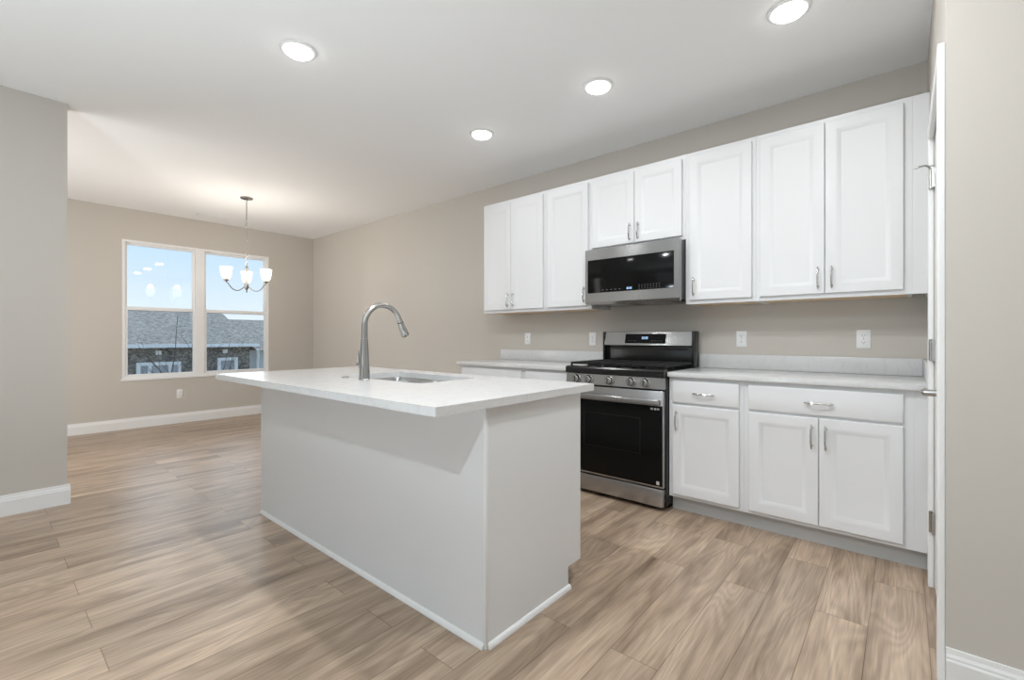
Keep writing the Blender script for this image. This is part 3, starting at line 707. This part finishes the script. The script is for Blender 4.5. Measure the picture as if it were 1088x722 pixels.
MB().box(-0.04, 0.04, -0.15, 0.15, -0.0008, -0.0004).build('duct_opening', M['toe'], R, smooth=False)

# ------------------------------------------------------------------ chandelier
R = thing('chandelier', (-3.8, -1.563, HC), 'three-arm brushed nickel chandelier with glowing frosted glass shades in front of the window', 'chandelier')
MB().lathe([(0.066, -0.0005), (0.066, -0.008), (0.060, -0.016), (0.035, -0.024), (0.012, -0.028), (0.008, -0.04)], seg=28).build('canopy', M['nickel'], R)
f = MB()
f.tube([(0, 0, -0.04), (0, 0, -0.26)], 0.006, 10); f.build('stem', M['nickel'], R)
f = MB(); n = 18; z = -0.262; lk = 0.0290
for i in range(n):
    zc = z - (i + 0.5) * lk; pts = []
    for k in range(13):
        a = 2 * PI * k / 12; u = 0.009 * math.cos(a); v = 0.0185 * math.sin(a)
        pts.append((u, 0, zc + v) if i % 2 else (0, u, zc + v))
    f.tube(pts, 0.0024, 6, False)
f.build('chain', M['nickel'], R)
f = MB()
zt_ = z - n * lk
f.lathe([(0.004, zt_ + 0.004), (0.008, zt_), (0.014, zt_ - 0.015), (0.022, zt_ - 0.03), (0.016, zt_ - 0.05), (0.009, zt_ - 0.07), (0.008, -0.97), (0.012, -0.98), (0.02, -1.0), (0.024, -1.02), (0.018, -1.045), (0.008, -1.06), (0.010, -1.075), (0.005, -1.092)], seg=20)
f.build('column', M['nickel'], R)
va = math.radians(160.6)          # angle (from +x) that points away from the camera
for k in range(3):
    a = va + k * 2 * PI / 3; ca, sa = math.cos(a), math.sin(a)
    def P(r, z): return (r * ca, r * sa, z)
    arm = MB(); pts = []
    for i in range(13):
        s = i / 12; r = 0.018 + 0.207 * s; zz = -1.02 - 0.055 * math.sin(PI * min(1, s * 1.12)) + 0.03 * max(0, s - 0.75) * 4
        pts.append(P(r, zz))
    pts.append(P(0.225, -0.965))
    arm.tube(pts, 0.0055, 10)
    ao = arm.build('arm', M['nickel'], R)
    c = P(0.225, 0)
    MB().lathe([(0.006, -0.985), (0.022, -0.975), (0.027, -0.962), (0.020, -0.952), (0.018, -0.93)], (c[0], c[1], 0), 20).build('socket_cup', M['nickel'], ao)
    MB().lathe([(0.024, -0.958), (0.034, -0.950), (0.046, -0.925), (0.053, -0.885), (0.057, -0.845), (0.061, -0.825), (0.059, -0.825), (0.055, -0.846), (0.051, -0.886), (0.044, -0.924), (0.032, -0.947), (0.023, -0.953)], (c[0], c[1], 0), 28, caps=False).build('lamp_shade', M['shade'], ao)
    MB().lathe([(0.008, -0.945), (0.010, -0.92), (0.022, -0.895), (0.024, -0.88), (0.018, -0.862), (0.004, -0.855)], (c[0], c[1], 0), 16).build('bulb', M['bulb'], ao)
    l = bpy.data.lights.new('bulb_lamp', 'POINT'); l.energy = W_BULB; l.color = C_BULB; l.shadow_soft_size = 0.03
    o = bpy.data.objects.new('bulb_lamp', l); COL.objects.link(o); o.location = (-3.8 + c[0], -1.563 + c[1], HC - 0.80)

# ------------------------------------------------------------------ outside the window
GZ = -3.0
f = MB(); f.box(-60, XW - 1.5, -30, 40, GZ - 0.2, GZ); struct(f.build('ground', M['grass'], smooth=False))
HX = -18.0
R = thing('neighbouring_house', (HX, 0, GZ), 'dark stone house with grey shingle roof and white windows seen through the window', 'house')
def hb(f, x0, x1, y0, y1, z0, z1): return f.box(x0 - HX, x1 - HX, y0, y1, z0 - GZ, z1 - GZ)
f = MB(); hb(f, HX - 8, HX, -12, 3.55, GZ, 0.80); f.build('stone_wall', M['stone'], R, smooth=False)
f = MB()
def hp(x, y, z): return (x - HX, y, z - GZ)
f.loops([[hp(HX + 0.35, -12.4, 0.80), hp(HX - 4, -12.4, 2.30), hp(HX - 8.35, -12.4, 0.80)], [hp(HX + 0.35, 3.75, 0.80), hp(HX - 4, 3.75, 2.30), hp(HX - 8.35, 3.75, 0.80)]], True, True)
f.build('main_roof', M['shingle'], R, smooth=False)
f = MB(); hb(f, HX + 0.34, HX + 0.45, -12.4, 3.75, 0.78, 0.90); f.build('gutter', M['outtrim'], R, smooth=False)
def hwin(y0, y1, z0, z1, nm):
    f = MB(); t = 0.11; x0, x1 = HX - 0.02, HX + 0.08
    hb(f, x0, x1, y0, y0 + t, z0, z1); hb(f, x0, x1, y1 - t, y1, z0, z1); hb(f, x0, x1, y0 + t, y1 - t, z1 - t, z1); hb(f, x0, x1, y0 + t, y1 - t, z0, z0 + t)
    for m_ in nm: hb(f, x0, x1, m_ - 0.05, m_ + 0.05, z0 + t, z1 - t)
    w_ = f.build('window', M['outtrim'], R, smooth=False)
    f = MB(); hb(f, x0, HX + 0.02, y0 + t, y1 - t, z0 + t, z1 - t); f.build('pane', M['outglass'], w_, smooth=False)
hwin(-0.03, 1.24, -0.75, 0.27, (0.33, 0.92)); hwin(2.40, 3.10, -0.75, 0.36, ()); hwin(-3.2, -2.2, -0.75, 0.27, (-2.7,))
for vy in (0.58, 2.66):
    f = MB(); hb(f, HX - 0.01, HX + 0.10, vy - 0.08, vy + 0.08, 0.53, 0.67); f.build('wall_light', M['outtrim'], R, smooth=False)
f = MB(); f.tube([hp(HX - 1.7, 2.15, 1.2), hp(HX - 1.7, 2.15, 1.72)], 0.05, 8); f.build('roof_pipe', M['outtrim'], R)
f = MB(); hb(f, HX - 8, HX - 0.2, 3.55, 9.5, GZ, 0.62); f.build('siding_wall', M['siding'], R, smooth=False)
f = MB()
f.loops([[hp(HX + 0.15, 3.76, 0.62), hp(HX - 4, 3.76, 1.98), hp(HX - 8.35, 3.76, 0.62)], [hp(HX + 0.15, 9.8, 0.62), hp(HX - 4, 9.8, 1.98), hp(HX - 8.35, 9.8, 0.62)]], True, True)
f.build('side_roof', M['shingle'], R, smooth=False)
f = MB(); f.tube([hp(HX + 0.12, 3.80, 0.66), hp(HX + 0.02, 3.86, 0.40), hp(HX - 0.08, 3.88, 0.2), hp(HX - 0.08, 3.88, GZ)], 0.06, 8); f.build('downspout', M['outtrim'], R)

# bare tree between the houses
TX, TY = -12.5, -0.05
tr = MB()
def branch(p, d, L, r, depth):
    pts = [p]; rr = [r]; n = 4
    for i in range(n):
        d = (d + Vector((random.uniform(-.12, .12), random.uniform(-.12, .12), random.uniform(-.03, .10)))).normalized()
        p = p + d * L / n; pts.append(p); rr.append(r * (1 - 0.55 * (i + 1) / n))
    tr.tube(pts, rr, 5)
    if depth == 0: return
    for i in range(4 if depth > 1 else 3):
        k = random.randint(1, n); ang = random.uniform(0, 2 * PI); up = random.uniform(0.5, 1.1)
        nd = (d * 0.8 + Vector((math.cos(ang), math.sin(ang), 0)) * 0.75 + Vector((0, 0, up * 0.5))).normalized()
        branch(pts[k], nd, L * random.uniform(0.5, 0.72), rr[k] * 0.62, depth - 1)
branch(Vector((0, 0, 0)), Vector((0, 0.02, 1)), 2.9, 0.045, 1)
for a_ in range(9):
    ang = a_ * 2.4; branch(Vector((0, 0, 1.5 + 0.14 * a_)), Vector((math.cos(ang) * .75, math.sin(ang) * .75, 1)).normalized(), 1.25, 0.022, 2)
tag(tr.build('bare_tree', M['bark'], loc=(TX, TY, GZ)), 'small leafless tree outside the left half of the window', 'tree')
random.seed(21); tr = MB()
branch(Vector((0, 0, 0)), Vector((0, 0.02, 1)), 2.7, 0.035, 1)
for a_ in range(6):
    ang = a_ * 2.4 + 0.5; branch(Vector((0, 0, 1.6 + 0.16 * a_)), Vector((math.cos(ang) * .6, math.sin(ang) * .6, 1)).normalized(), 1.1, 0.018, 2)
tag(tr.build('bare_tree', M['bark'], loc=(-13.0, 1.05, GZ)), 'thin leafless tree outside, rising by the middle bar of the window', 'tree')
